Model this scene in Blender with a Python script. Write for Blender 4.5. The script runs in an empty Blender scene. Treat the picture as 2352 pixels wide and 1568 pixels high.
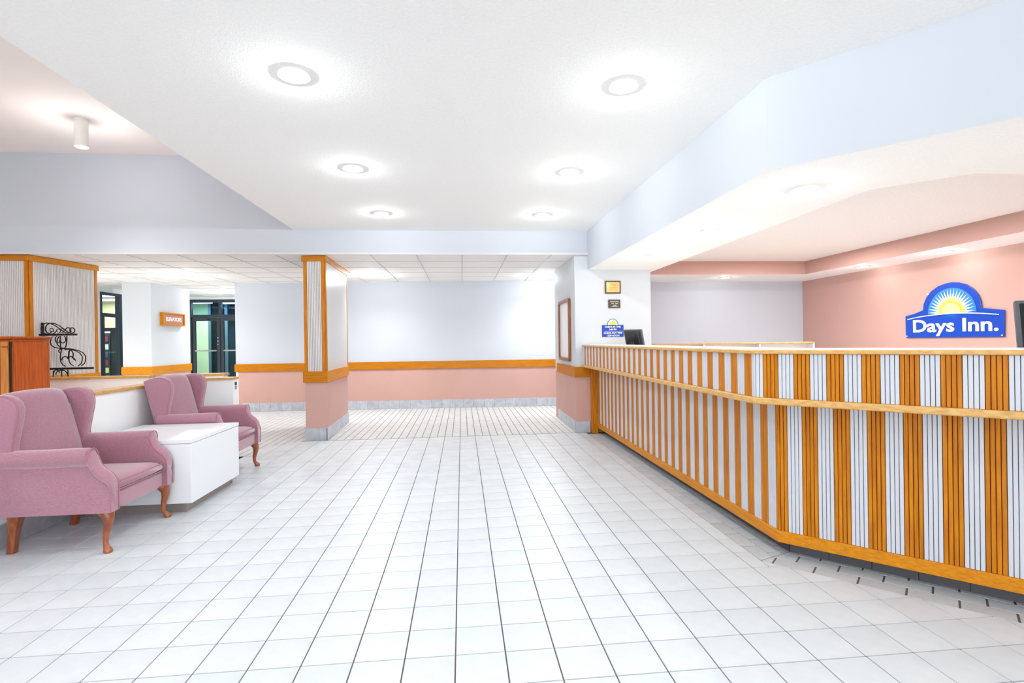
import bpy, bmesh, math, random
from mathutils import Vector, Matrix
random.seed(7)
S = bpy.context.scene
COL = S.collection

# ------------------------------------------------------------------ camera
CAM_H = 1.2857
cam_d = bpy.data.cameras.new('camera'); cam = bpy.data.objects.new('camera', cam_d); COL.objects.link(cam)
F_PX = 1193.4
cam_d.sensor_width = 36.0; cam_d.lens = F_PX / 2352 * 36
cam_d.clip_start = 0.05; cam_d.clip_end = 200
RT = Vector((0.99528411, -0.09586716, -0.01479944)); UP = Vector((0.01489425, 0.00027342, 0.99988904)); FW = Vector((0.09585247, 0.9953941, -0.0017))
M = Matrix((RT, UP, -FW)).transposed().to_4x4(); M.translation = (0, 0, CAM_H)
cam.matrix_world = M
S.camera = cam
def px(p):                      # where a point falls in the 2352x1568 frame (only used to rank pieces by size)
    d = Vector(p) - Vector((0, 0, CAM_H)); z = d.dot(FW)
    if z < .05: return None
    return 1176 + F_PX * d.dot(RT) / z, 784 - F_PX * d.dot(UP) / z

# ------------------------------------------------------------------ world, exposure
S.view_settings.view_transform = 'Standard'; S.view_settings.look = 'None'
S.view_settings.gamma = 1.0; S.view_settings.use_curve_mapping = False
S.view_settings.exposure = 0.73
W = bpy.data.worlds.new('world'); S.world = W; W.use_nodes = True
W.node_tree.nodes['Background'].inputs[0].default_value = (0.92, 0.98, 0.99, 1)
W.node_tree.nodes['Background'].inputs[1].default_value = 2.6
S.cycles.use_denoising = True
S.cycles.max_bounces = 8; S.cycles.diffuse_bounces = 6; S.cycles.adaptive_threshold = .03; S.cycles.sample_clamp_indirect = 6
P_MAIN, P_SOFF, P_LEDGE, P_GRID, P_OFF = 14, 4.8, 3.0, 60, 30      # lamp powers in watts, used where the fixtures and the office fill are built

# ------------------------------------------------------------------ materials
def lin(c):
    return tuple(((v / 255) / 12.92 if v / 255 <= .04045 else ((v / 255 + .055) / 1.055) ** 2.4) for v in c) + (1,)
MATS = {}
def mat(name, rgb, rough=.6, metal=0, spec=.5, var=None, scale=(1, 1, 1), nscale=4, detail=3, bump=0, bscale=60, emit=None, es=0, rnd=0, sheen=0, coat=0, lo=.35, hi=.65):
    m = bpy.data.materials.new(name); m.use_nodes = True; nt = m.node_tree; n = nt.nodes; L = nt.links
    b = n['Principled BSDF']; b.inputs['Roughness'].default_value = rough; b.inputs['Metallic'].default_value = metal
    b.inputs['Specular IOR Level'].default_value = spec; b.inputs['Base Color'].default_value = lin(rgb)
    if sheen: b.inputs['Sheen Weight'].default_value = sheen; b.inputs['Sheen Roughness'].default_value = .4
    if coat: b.inputs['Coat Weight'].default_value = coat; b.inputs['Coat Roughness'].default_value = .15
    tc = n.new('ShaderNodeTexCoord'); mp = n.new('ShaderNodeMapping'); mp.inputs['Scale'].default_value = scale
    L.new(tc.outputs['Object'], mp.inputs[0])
    col = None
    if var:
        nz = n.new('ShaderNodeTexNoise'); nz.inputs['Scale'].default_value = nscale; nz.inputs['Detail'].default_value = detail
        L.new(mp.outputs[0], nz.inputs['Vector'])
        cr = n.new('ShaderNodeValToRGB'); cr.color_ramp.elements[0].color = lin(rgb); cr.color_ramp.elements[1].color = lin(var)
        cr.color_ramp.elements[0].position = lo; cr.color_ramp.elements[1].position = hi
        L.new(nz.outputs['Fac'], cr.inputs[0]); col = cr.outputs[0]
    if rnd:
        oi = n.new('ShaderNodeObjectInfo'); hs = n.new('ShaderNodeHueSaturation'); mr = n.new('ShaderNodeMapRange')
        mr.inputs['To Min'].default_value = 1 - rnd; mr.inputs['To Max'].default_value = 1 + rnd
        L.new(oi.outputs['Random'], mr.inputs['Value']); L.new(mr.outputs[0], hs.inputs['Value'])
        if col: L.new(col, hs.inputs['Color'])
        else: hs.inputs['Color'].default_value = lin(rgb)
        col = hs.outputs[0]
    if col: L.new(col, b.inputs['Base Color'])
    if bump:
        nb = n.new('ShaderNodeTexNoise'); nb.inputs['Scale'].default_value = bscale; nb.inputs['Detail'].default_value = 2
        L.new(mp.outputs[0], nb.inputs['Vector']); bp = n.new('ShaderNodeBump'); bp.inputs['Strength'].default_value = bump; bp.inputs['Distance'].default_value = .004
        L.new(nb.outputs['Fac'], bp.inputs['Height']); L.new(bp.outputs[0], b.inputs['Normal'])
    if emit: b.inputs['Emission Color'].default_value = lin(emit); b.inputs['Emission Strength'].default_value = es
    MATS[name] = m; return m
mat('paint_blue', (193, 197, 206), .7, var=(195, 199, 208), nscale=1.5)
mat('paint_white', (244, 246, 248), .7, var=(241, 244, 247), nscale=1.5)
mat('pier_dimmed_white', (202, 205, 210), .7, var=(200, 203, 208), nscale=1.5)  # the white paint darkened, to offset strong lamp light on the piers
mat('office_floor', (226, 224, 220), .6)
mat('ledge_lit_white', (252, 251, 250), .7)  # white raised for the ledge underside, its bright lighting put into the colour
mat('kick_tile', (78, 76, 82), .5, rnd=.08)  # dark tone carries the shade of the recess under the counter
mat('paint_pink', (199, 157, 147), .75, var=(195, 154, 144), nscale=2)
mat('paint_rose', (198, 158, 148), .75, var=(195, 156, 146), nscale=2)
mat('paint_blush', (247, 239, 236), .8, var=(245, 236, 232), nscale=1.2)
mat('paint_cream', (240, 231, 226), .8)
mat('popcorn', (254, 254, 252), .95, var=(248, 248, 247), nscale=60, detail=4, bump=.45, bscale=110)
mat('ceiling_grey', (246, 243, 241), .95, var=(238, 235, 233), nscale=60, bump=.6, bscale=110)
mat('acoustic', (250, 248, 246), .9, var=(242, 240, 238), nscale=90, bump=.3, bscale=150, rnd=.015)
mat('tee_bar', (205, 203, 202), .6)
mat('floor_tile', (214, 219, 223), .33, var=(202, 207, 215), nscale=5, detail=4, rnd=.02, spec=.4)
mat('brick_tile', (212, 213, 213), .42, var=(197, 198, 199), nscale=6, detail=4, rnd=.05, spec=.4)
mat('border_tile', (196, 199, 204), .45, var=(180, 183, 189), nscale=7, rnd=.04)
mat('base_tile', (190, 193, 201), .4, var=(170, 173, 184), nscale=12, detail=4, rnd=.07)
mat('grout', (96, 88, 92), .9)
mat('grout_light', (120, 114, 114), .9)
mat('oak_vertical', (202, 126, 8), .4, var=(166, 90, 3), scale=(26, 26, 1.6), nscale=3, detail=6, rnd=.06, spec=.25, lo=.3, hi=.75)
mat('oak_along_y', (214, 140, 18), .4, var=(184, 108, 6), scale=(16, 1.4, 30), nscale=3, detail=6, spec=.25, lo=.3, hi=.75)
mat('oak_along_x', (196, 124, 6), .4, var=(168, 94, 2), scale=(1.4, 16, 30), nscale=3, detail=6, spec=.25, lo=.3, hi=.75)
mat('oak_pale', (216, 172, 106), .4, var=(196, 146, 78), scale=(6, 6, 20), nscale=4, detail=4)
mat('slat_white', (196, 198, 207), .42, rnd=.01)
mat('slat_back', (74, 62, 62), .8)
mat('slat_grey', (206, 202, 202), .3, spec=.6)
mat('slat_gap', (112, 100, 96), .7)
mat('laminate', (243, 241, 238), .3)
mat('table_white', (230, 233, 238), .35)
mat('table_kick', (150, 140, 135), .35, metal=.3)
mat('fabric', (175, 127, 144), .85, var=(162, 114, 132), scale=(1, 1, 3), nscale=70, detail=4, bump=.35, bscale=320, sheen=.9)
mat('piping', (165, 112, 126), .8)
mat('leg_wood', (168, 92, 52), .3, var=(128, 62, 30), scale=(9, 9, 2), nscale=4, detail=4, coat=.4)
mat('armoire_wood', (198, 92, 14), .35, var=(166, 68, 6), scale=(14, 14, 1.4), nscale=3, detail=5, spec=.3)
mat('armoire_pale', (204, 134, 52), .35, var=(184, 112, 38), scale=(14, 14, 2), nscale=3)
mat('armoire_dark', (26, 14, 12), .3)
mat('iron', (24, 22, 24), .45, metal=.4)
mat('black_plastic', (36, 37, 42), .4)
mat('bezel_grey', (78, 80, 88), .45)
mat('screen_glass', (18, 20, 24), .15)
mat('sign_blue', (2, 64, 176), .3, coat=.15)
mat('sign_blue_light', (50, 128, 224), .3)
mat('sign_blue_dark', (6, 74, 205), .25, coat=.5)
mat('sign_white', (250, 252, 250), .3)
mat('sign_ray', (226, 236, 226), .4)
mat('sign_yellow', (230, 208, 20), .4)
mat('sign_cream', (244, 232, 150), .4)
mat('sign_cyan', (24, 160, 240), .3)
mat('small_blue', (4, 58, 165), .4)
mat('small_teal', (90, 140, 150), .35)
mat('plaque_dark', (84, 52, 28), .35)
mat('plaque_gold', (226, 184, 112), .35, metal=.2, var=(214, 164, 92), nscale=8)
mat('plaque_line', (170, 130, 66), .4)
mat('plaque_bronze', (72, 64, 58), .35, metal=.4)
mat('plaque_letter', (176, 164, 146), .4)
mat('board_frame', (152, 96, 52), .35, var=(124, 74, 38), scale=(20, 20, 2), nscale=3)
mat('board_face', (234, 230, 230), .3)
mat('sign_terra', (186, 118, 94), .45)
mat('alu_dark', (66, 72, 80), .4, metal=.5)
mat('alu_blue', (96, 124, 142), .35, metal=.5)
mat('green_wall', (196, 212, 176), .7, var=(186, 204, 168), nscale=3)
mat('beige_wall', (218, 204, 160), .7)
mat('dim_exterior', (112, 108, 98), .8, var=(84, 80, 74), nscale=5)  # dark tone stands for the dim evening outside the entry
mat('steel', (200, 200, 200), .25, metal=1)
mat('lens', (255, 255, 255), .4, emit=(255, 252, 244), es=2.4)
mat('tube_light', (255, 255, 255), .4, emit=(245, 252, 255), es=5)
mat('can_white', (240, 236, 232), .5)
mat('snack_window', (50, 58, 66), .2)
mat('snack_a', (226, 222, 150), .5); mat('snack_b', (225, 225, 228), .5); mat('snack_c', (130, 60, 66), .5); mat('snack_d', (60, 80, 120), .5)
mat('outlet_dark', (60, 68, 90), .4); mat('outlet_grey', (150, 154, 172), .4)
def glass(name, rgb, rough=.02):
    m = bpy.data.materials.new(name); m.use_nodes = True; nt = m.node_tree; n = nt.nodes
    n.remove(n['Principled BSDF']); o = n['Material Output']
    mx = n.new('ShaderNodeMixShader'); tr = n.new('ShaderNodeBsdfTransparent'); gl = n.new('ShaderNodeBsdfGlossy'); fr = n.new('ShaderNodeLayerWeight'); mu = n.new('ShaderNodeMath'); mu.operation = 'MULTIPLY'; mu.inputs[1].default_value = .3
    tr.inputs[0].default_value = lin(rgb); gl.inputs['Roughness'].default_value = rough; fr.inputs[0].default_value = .25
    nt.links.new(fr.outputs[1], mu.inputs[0]); nt.links.new(mu.outputs[0], mx.inputs[0]); nt.links.new(tr.outputs[0], mx.inputs[1]); nt.links.new(gl.outputs[0], mx.inputs[2]); nt.links.new(mx.outputs[0], o.inputs[0])
    MATS[name] = m
glass('glass', (226, 238, 240)); glass('glass_blue', (190, 216, 232))

# ------------------------------------------------------------------ helpers
class MB:
    def __init__(s): s.v = []; s.f = []; s.m = []
    def poly(s, pts, faces, mi=0):
        o = len(s.v); s.v += [tuple(p) for p in pts]
        for f in faces: s.f.append([i + o for i in f]); s.m.append(mi)
        return s
    def obox(s, o, a, b, c, mi=0):
        o, a, b, c = map(Vector, (o, a, b, c))
        P = [o, o + a, o + a + b, o + b, o + c, o + a + c, o + a + b + c, o + b + c]
        F = [(3, 2, 1, 0), (4, 5, 6, 7), (0, 1, 5, 4), (1, 2, 6, 5), (2, 3, 7, 6), (3, 0, 4, 7)]
        if a.cross(b).dot(c) < 0: F = [f[::-1] for f in F]
        return s.poly(P, F, mi)
    def box(s, x0, x1, y0, y1, z0, z1, mi=0):
        return s.obox((x0, y0, z0), (x1 - x0, 0, 0), (0, y1 - y0, 0), (0, 0, z1 - z0), mi)
    def prism(s, pts, z0, z1, mi=0, mtop=None, mbot=None):
        n = len(pts); ar = sum(pts[i][0] * pts[(i + 1) % n][1] - pts[(i + 1) % n][0] * pts[i][1] for i in range(n))
        if ar < 0: pts = pts[::-1]
        o = len(s.v); s.v += [(p[0], p[1], z0) for p in pts] + [(p[0], p[1], z1) for p in pts]
        for i in range(n):
            j = (i + 1) % n; s.f.append([o + i, o + j, o + n + j, o + n + i]); s.m.append(mi)
        s.f.append([o + i for i in range(n)][::-1]); s.m.append(mi if mbot is None else mbot)
        s.f.append([o + n + i for i in range(n)]); s.m.append(mi if mtop is None else mtop)
        return s
    def extr(s, pts3, d, mi=0):          # any flat polygon pushed along d
        n = len(pts3); o = len(s.v); d = Vector(d); P = [Vector(p) for p in pts3]
        nrm = Vector((0, 0, 0))
        for i in range(n): nrm += P[i].cross(P[(i + 1) % n])
        if nrm.dot(d) < 0: P = P[::-1]
        s.v += [tuple(p) for p in P] + [tuple(p + d) for p in P]
        for i in range(n):
            j = (i + 1) % n; s.f.append([o + i, o + j, o + n + j, o + n + i]); s.m.append(mi)
        s.f.append([o + i for i in range(n)][::-1]); s.m.append(mi); s.f.append([o + n + i for i in range(n)]); s.m.append(mi)
        return s
    def loft(s, rings, mi=0, caps=True):
        n = len(rings[0]); o = len(s.v)
        for r in rings: s.v += [tuple(p) for p in r]
        for k in range(len(rings) - 1):
            for i in range(n):
                j = (i + 1) % n; a = o + k * n
                s.f.append([a + i, a + j, a + n + j, a + n + i]); s.m.append(mi)
        if caps:
            s.f.append([o + i for i in range(n)][::-1]); s.m.append(mi)
            e = o + (len(rings) - 1) * n; s.f.append([e + i for i in range(n)]); s.m.append(mi)
        return s
    def tube(s, path, r, n=8, mi=0):
        P = [Vector(p) for p in path]; R = r if isinstance(r, (list, tuple)) else [r] * len(P); rings = []; ref = None
        for i, p in enumerate(P):
            t = (P[min(i + 1, len(P) - 1)] - P[max(i - 1, 0)]).normalized()
            if ref is None: ref = t.orthogonal().normalized()
            a = (ref - t * ref.dot(t)).normalized(); b = t.cross(a); ref = a
            rings.append([p + (a * math.cos(2 * math.pi * k / n) + b * math.sin(2 * math.pi * k / n)) * R[i] for k in range(n)])
        return s.loft(rings, mi)
    def disc(s, c, r, z0, z1, n=24, mi=0):
        return s.prism([(c[0] + r * math.cos(2 * math.pi * k / n), c[1] + r * math.sin(2 * math.pi * k / n)) for k in range(n)], z0, z1, mi)
    def ring(s, c, r0, r1, z0, z1, n=28, mi=0):
        o = len(s.v)
        for r, z in ((r0, z0), (r1, z0), (r1, z1), (r0, z1)):
            s.v += [(c[0] + r * math.cos(2 * math.pi * k / n), c[1] + r * math.sin(2 * math.pi * k / n), z) for k in range(n)]
        for q in range(4):
            for k in range(n):
                j = (k + 1) % n; a = o + q * n; b = o + ((q + 1) % 4) * n
                s.f.append([a + k, b + k, b + j, a + j]); s.m.append(mi)
        return s
    def mesh(s, name, mats, smooth=False, ang=35):
        me = bpy.data.meshes.new(name); me.from_pydata(s.v, [], s.f)
        for m in ([mats] if isinstance(mats, str) else mats): me.materials.append(MATS[m])
        me.polygons.foreach_set('material_index', s.m)
        if smooth:
            me.polygons.foreach_set('use_smooth', [True] * len(s.f)); me.set_sharp_from_angle(angle=math.radians(ang))
        me.update(); return me
    def build(s, name, mats, parent=None, smooth=False, bevel=0, seg=2, loc=None, ang=35):
        o = bpy.data.objects.new(name, s.mesh(name, mats, smooth or bevel > 0, ang)); COL.objects.link(o)
        if parent: o.parent = parent
        if loc: o.location = loc
        if bevel:
            b = o.modifiers.new('bevel', 'BEVEL'); b.width = bevel; b.segments = seg; b.limit_method = 'ANGLE'; b.angle_limit = math.radians(40)
        return o
def tag(o, label=None, cat=None, group=None, kind=None):
    if label: o['label'] = label
    if cat: o['category'] = cat
    if group: o['group'] = group
    if kind: o['kind'] = kind
    return o
def empty(name, loc=(0, 0, 0), rz=0):
    o = bpy.data.objects.new(name, None); COL.objects.link(o); o.location = loc; o.rotation_euler.z = rz; o.empty_display_size = .1; return o
def struct(mb, name, mats, **k):
    o = mb.build(name, mats, **k); o['kind'] = 'structure'; return o
def copy_tree(o, parent=None):
    c = o.copy(); COL.objects.link(c)
    if parent: c.parent = parent
    for ch in list(o.children): copy_tree(ch, c)
    return c
def text_mesh(txt, size, depth, mats, name, parent, origin, xdir, updir, align='LEFT', offset=0, sx=1.0, space=1.0):
    cu = bpy.data.curves.new('t', 'FONT'); cu.body = txt; cu.size = size; cu.extrude = depth; cu.align_x = align; cu.offset = offset; cu.space_character = space; cu.resolution_u = 3
    to = bpy.data.objects.new('t', cu); COL.objects.link(to)
    dg = bpy.context.evaluated_depsgraph_get(); me = bpy.data.meshes.new_from_object(to.evaluated_get(dg))
    bpy.data.objects.remove(to); bpy.data.curves.remove(cu)
    x = Vector(xdir).normalized(); u = Vector(updir).normalized(); n = x.cross(u)
    mm = Matrix((x * sx, u, n)).transposed().to_4x4(); mm.translation = Vector(origin); me.transform(mm)
    me.materials.clear(); me.materials.append(MATS[mats]); me.name = name
    o = bpy.data.objects.new(name, me); COL.objects.link(o)
    if parent: o.parent = parent
    return o
def clip(poly, a, b, c):         # keep a*x + b*y <= c
    out = []; n = len(poly)
    for i in range(n):
        p, q = poly[i], poly[(i + 1) % n]; dp = a * p[0] + b * p[1] - c; dq = a * q[0] + b * q[1] - c
        if dp <= 0: out.append(p)
        if (dp < 0 < dq) or (dq < 0 < dp):
            t = dp / (dp - dq); out.append((p[0] + t * (q[0] - p[0]), p[1] + t * (q[1] - p[1])))
    return out
def area2(p): return abs(sum(p[i][0] * p[(i + 1) % len(p)][1] - p[(i + 1) % len(p)][0] * p[i][1] for i in range(len(p)))) / 2
def screen_area(poly, z=0):
    q = [px((p[0], p[1], z)) for p in poly]
    if any(k is None for k in q): return 0
    cx = sum(k[0] for k in q) / len(q); cy = sum(k[1] for k in q) / len(q)
    if not (-30 < cx < 2382 and -30 < cy < 1598): return 0
    return area2(q)

# ------------------------------------------------------------------ layout constants
T = .205
ZC, ZS, ZG, ZH = 2.784, 2.249, 2.45, 3.74          # lobby ceiling, soffit, tiled ceiling, high ceiling
YB = 7.08
GH = -.0035                                        # grout level
# ------------------------------------------------------------------ floors
base = MB(); base.box(-10, 6.4, -4.5, 7.09, -.12, GH)
floor = struct(base, 'floor', 'grout'); floor['label'] = 'white square floor tiles with dark joints'
KX, KC = 1.693, 4.531            # edge of the grey border: x = KX, then x + y = KC
def tile_mb(mb, polys, z0, z1, ins=.0012):
    for p in polys:
        n = len(p); ar = sum(p[i][0] * p[(i + 1) % n][1] - p[(i + 1) % n][0] * p[i][1] for i in range(n))
        if ar < 0: p = p[::-1]
        cx = sum(q[0] for q in p) / n; cy = sum(q[1] for q in p) / n
        def sh(q):
            dx, dy = cx - q[0], cy - q[1]; L = math.hypot(dx, dy) or 1; return (q[0] + dx / L * ins * 1.4, q[1] + dy / L * ins * 1.4)
        o = len(mb.v)
        mb.v += [(q[0], q[1], z0) for q in p] + [(*sh(q), z1) for q in p]
        for i in range(n):
            j = (i + 1) % n; mb.f.append([o + i, o + j, o + n + j, o + n + i]); mb.m.append(0)
        mb.f.append([o + n + i for i in range(n)]); mb.m.append(0)
def lay(cells, name, matn, parent, field, keep):
    # the KEEP pieces that show largest become parts, the rest one joined field
    cells = [c for c in cells if c]
    cells.sort(key=lambda c: -sum(screen_area(p) for p in c))
    cache = {}
    for i, c in enumerate(cells[:keep]):
        x0 = min(q[0] for p in c for q in p); y0 = min(q[1] for p in c for q in p)
        k = tuple(tuple((round(q[0] - x0, 4), round(q[1] - y0, 4)) for q in p) for p in c)
        if k not in cache:
            mb = MB(); tile_mb(mb, [[(q[0], q[1]) for q in p] for p in k], GH - .001, 0); cache[k] = mb.mesh(name, matn)
        o = bpy.data.objects.new(name, cache[k]); COL.objects.link(o); o.location = (x0, y0, 0); o.parent = parent
    mb = MB()
    for c in cells[keep:]: tile_mb(mb, c, GH - .001, 0)
    if mb.v: tag(mb.build(field, matn, parent), kind='stuff')
cells = []; g = .0022
LNX, LNC = -.93, 9.055           # left border line: y - .93 x <= 9.055
for i in range(-34, 28):
    for j in range(-30, 24):
        x0 = (i - .2208) * T; y0 = (j + 10.452) * T; x1, y1 = x0 + T, y0 + T
        if y1 < .2 or y0 > 7.09: continue
        if x0 < -3.19 and y0 > 2.0: continue
        q = [(x0 + g, y0 + g), (x1 - g, y0 + g), (x1 - g, y1 - g), (x0 + g, y1 - g)]
        q = clip(q, 0, 1, 7.088)
        if not q: continue
        if x0 < -2.0 and y1 > 6.1:
            q = clip(q, LNX, 1, LNC)
            if q: q = clip(q, -1, 0, 2.5) if y0 > 6.05 else q
            if not q: continue
        parts = []
        a = clip(q, 1, 0, KX - g)
        if a and area2(a) > 2e-5: parts.append(a)
        if x1 > KX:
            b = clip(clip(q, -1, 0, -KX - g if a else -KX), 1, 1, KC - g)
            if b and area2(b) > 2e-5:
                if parts and area2(parts[0]) > 1e-4 and x0 < KX < x1 and y1 < KC - KX: parts = [clip(q, 1, 1, KC - g)]
                else: parts.append(b)
        if parts: cells.append(parts)
lay(cells, 'tile', 'floor_tile', floor, 'tile_field', 300)
# grey two-row border that follows the counter
bt = MB(); cells = []
def seg_strip(o, d, n, length, off0, width, piece, shift, mitre):
    out = []; s = shift - piece
    while s < length:
        a0, a1 = max(s, 0) + .004 if s > 0 else 0, min(s + piece, length) - .004
        if a1 > a0 + .01:
            q = [(o[0] + d[0] * a + n[0] * b, o[1] + d[1] * a + n[1] * b) for a, b in ((a0, off0 + g), (a1, off0 + g), (a1, off0 + width - g), (a0, off0 + width - g))]
            q = clip(q, *mitre)
            if q and area2(q) > 1e-4: out.append([q])
        s += piece
    return out
CYc = KC - KX                    # corner of the border
r2 = math.sqrt(.5)
tt = math.tan(math.pi / 8); m1 = (tt, -1, tt * KX - CYc); m2 = (-tt, 1, -tt * KX + CYc)
for row in range(3):
    cells += seg_strip((KX, CYc - .1), (0, 1), (1, 0), 6.95 - CYc + .1, .1 * row, .1, T, .1 * row + .1, (m1[0], m1[1], m1[2] - .003))
    cells += seg_strip((KX - r2 * .1, CYc + r2 * .1), (r2, -r2), (r2, r2), 3.4, .1 * row, .1, .202, .16 - .1 * row, (m2[0], m2[1], m2[2] - .003))
border = empty('floor_border'); border['kind'] = 'structure'
lay(cells, 'border_tile', 'border_tile', border, 'border_field', 300)
# narrow pavers of the passage behind the lobby
base = MB(); base.box(-10, 6.4, 7.09, 15.5, -.12, GH)
pav = struct(base, 'floor', 'grout_light'); pav['label'] = 'narrow white pavers laid in running bond'
cells = []; bw = T / 2
ysk = lambda x: 10.05 + (1.884 - x) * .0561
for i in range(-44, 20):
    x0 = -.2208 * T + i * bw; x1 = x0 + bw
    for j in range(-8, 40):
        y0 = 7.09 + j * T + (bw if i % 2 else 0) - T; y1 = y0 + T
        if y0 > ysk(x0) + .02: continue
        q = [(x0 + .0042, y0 + .003), (x1 - .0042, y0 + .003), (x1 - .0042, y1 - .003), (x0 + .0042, y1 - .003)]
        if y0 < 7.09:
            if x0 < -2.09:
                if x1 <= -2.5: q = clip(q, 0, -1, -6.1)
                else: q = clip(clip(q, .93, -1, -9.058), 0, 1, 99)
                if x0 < -3.0: continue
            else: q = clip(q, 0, -1, -7.092)
        if q and area2(q) > 5e-4: cells.append([q])
lay(cells, 'brick', 'brick_tile', pav, 'brick_field', 300)

fl = MB(); fl.prism([(2.0, 8.59), (2.0, 3.02), (5.96, -.94), (5.96, 8.59)], GH, 0.0); struct(fl, 'floor', 'office_floor')  # unseen pale floor added to bounce light up into the office
fl = MB(); fl.box(-9.59, -4.55, 7.1, 15.3, GH, 0.0); fl.box(-6.99, -3.14, 2.1, 6.9, GH, .0); struct(fl, 'floor', 'office_floor')  # unseen pale floors added to bounce light in hallway and enclosure

# ------------------------------------------------------------------ tiled skirting along a wall line
def base_tiles(a, b, name_parent, z1=.162, th=.012, piece=.2045, out=(0, -1), shift=0):
    a, b = Vector(a), Vector(b); L = (b - a).length; d = (b - a) / L; n = Vector(out).normalized()
    par = empty(name_parent, (a.x, a.y, 0), math.atan2(d.y, d.x)); par['kind'] = 'structure'
    side = 1 if Vector((-d.y, d.x)).dot(n) > 0 else -1
    bk = MB(); bk.obox((0, 0, 0), (L, 0, 0), (0, side * (th - .005), 0), (0, 0, z1 - .004)); bk.build('grout_strip', 'grout', par)
    s = -shift
    while s < L - .005:
        a0, a1 = max(s, 0) + .0015, min(s + piece, L) - .0015
        if a1 - a0 > .01:
            mb = MB(); mb.obox((a0, 0, .002), (a1 - a0, 0, 0), (0, side * th, 0), (0, 0, z1 - .002)); mb.build('tile', 'base_tile', par)
        s += piece
    return par
# ------------------------------------------------------------------ back wall (slightly out of square, as photographed)
def skew(xa, xb, y0off, y1off, z0, z1, mb, mi=0):
    mb.prism([(xa, ysk(xa) + y0off), (xb, ysk(xb) + y0off), (xb, ysk(xb) + y1off), (xa, ysk(xa) + y1off)], z0, z1, mi)
wb = MB(); skew(-4.31, 2.9, 0, .14, .77, 2.5, wb, 0); skew(-4.27, 2.9, 0, .14, 0, .77, wb, 1)
skew(-4.31, -4.27, 0, .14, 0, .77, wb, 2)
struct(wb, 'wall_back', ['paint_blue', 'paint_pink', 'paint_white'])
tr = MB(); skew(-4.33, 2.7, -.022, -.001, .765, .912, tr); struct(tr, 'trim_1', 'oak_along_x', bevel=.004)
base_tiles((-4.2, ysk(-4.2)), (2.6, ysk(2.6)), 'baseboard_back', shift=.08)

# ------------------------------------------------------------------ columns with ribbed upper panels
def rib_panel(parent, a, b, z0, z1, n, bot=0, pitch=.0205, mats=('slat_grey', 'slat_gap')):
    a, b, n = Vector((*a, 0)), Vector((*b, 0)), Vector((*n, 0)).normalized(); L = (b - a).length; d = (b - a) / L
    mb = MB(); mb.obox(a + Vector((0, 0, z0)), d * L, n * .004, (0, 0, z1 - z0), 1)
    k = int(L / pitch); p = L / k
    for i in range(k):
        o = a + d * (i * p + .0015) + n * .004 + Vector((0, 0, z0)); w = p - .003
        mb.extr([o, o + d * w, o + d * (w - .002) + n * .006, o + d * .002 + n * .006], (0, 0, z1 - z0), 0)
    o = mb.build('ribbed_panel', list(mats), parent); o['kind'] = 'stuff'; return o
def wood(parent, name, a, b, z0, z1, n, th, m='oak_along_x', ext=0):
    a, b, n = Vector((*a, 0)), Vector((*b, 0)), Vector((*n, 0)).normalized(); d = (b - a).normalized()
    a = a - d * ext; b = b + d * ext
    mb = MB(); mb.obox(a + Vector((0, 0, z0)), b - a, n * th, (0, 0, z1 - z0)); return mb.build(name, m, parent, bevel=.003)
def column(pts, faces, name):
    # pts: footprint; faces: (a, b, normal) faces that are dressed
    mb = MB(); mb.prism(pts, 0, .80, 0); mb.prism(pts, .80, 2.46, 1)
    c = struct(mb, name, ['paint_pink', 'slat_gap'])
    for a, b, n in faces:
        along = 'oak_along_x' if abs(n[1]) > abs(n[0]) else 'oak_along_y'
        d = (Vector(b) - Vector(a)).normalized()
        wood(c, 'chair_rail', a, b, .768, .917, n, .022, along, .0215)
        wood(c, 'crown_rail', a, b, 2.375, 2.449, n, .022, along, .0215)
        rib_panel(c, Vector(a) + d * .045, Vector(b) - d * .045, .917, 2.375, n)
        for e in (Vector(a), Vector(b) - d * .045):
            wood(c, 'corner_stile', e, e + d * .045, .917, 2.375, n, .014, 'oak_vertical')
    return c
column([(-2.08, 7.13), (-1.80, 7.10), (-1.85, 8.62), (-2.13, 8.62)], [((-2.08, 7.13), (-1.80, 7.10), (-.1, -1)), ((-1.80, 7.10), (-1.85, 8.62), (1, .03))], 'column')
base_tiles((-2.08, 7.13), (-1.80, 7.10), 'baseboard_front', z1=.165, out=(-.1, -1), shift=.03)
base_tiles((-1.80, 7.09), (-1.85, 8.62), 'baseboard_side', z1=.165, out=(1, .03))
column([(-6.6, 7.07), (-5.40, 7.07), (-5.225, 8.02), (-6.6, 8.02)], [((-6.6, 7.07), (-5.40, 7.07), (0, -1)), ((-5.40, 7.07), (-5.225, 8.02), (1, -.18))], 'column')

# ------------------------------------------------------------------ white pier at the counter's far end
pr_ = MB(); pr_.box(1.56, 2.64, 7.06, 8.62, .77, 2.46, 0); pr_.box(1.56, 2.64, 7.06, 8.62, 0, .77, 1)
struct(pr_, 'wall_pier', ['pier_dimmed_white', 'paint_pink'])
tr = MB(); tr.prism([(1.538, 8.40), (1.538, 7.038), (1.757, 7.038), (1.757, 7.06), (1.56, 7.06), (1.56, 8.40)], .768, .912); struct(tr, 'trim_2', 'oak_along_x', bevel=.003)
base_tiles((1.56, 8.40), (1.56, 7.06), 'baseboard_side', z1=.16, out=(-1, 0), shift=.12)
base_tiles((1.548, 7.06), (1.757, 7.06), 'baseboard_front', z1=.16, out=(0, -1))

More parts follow.
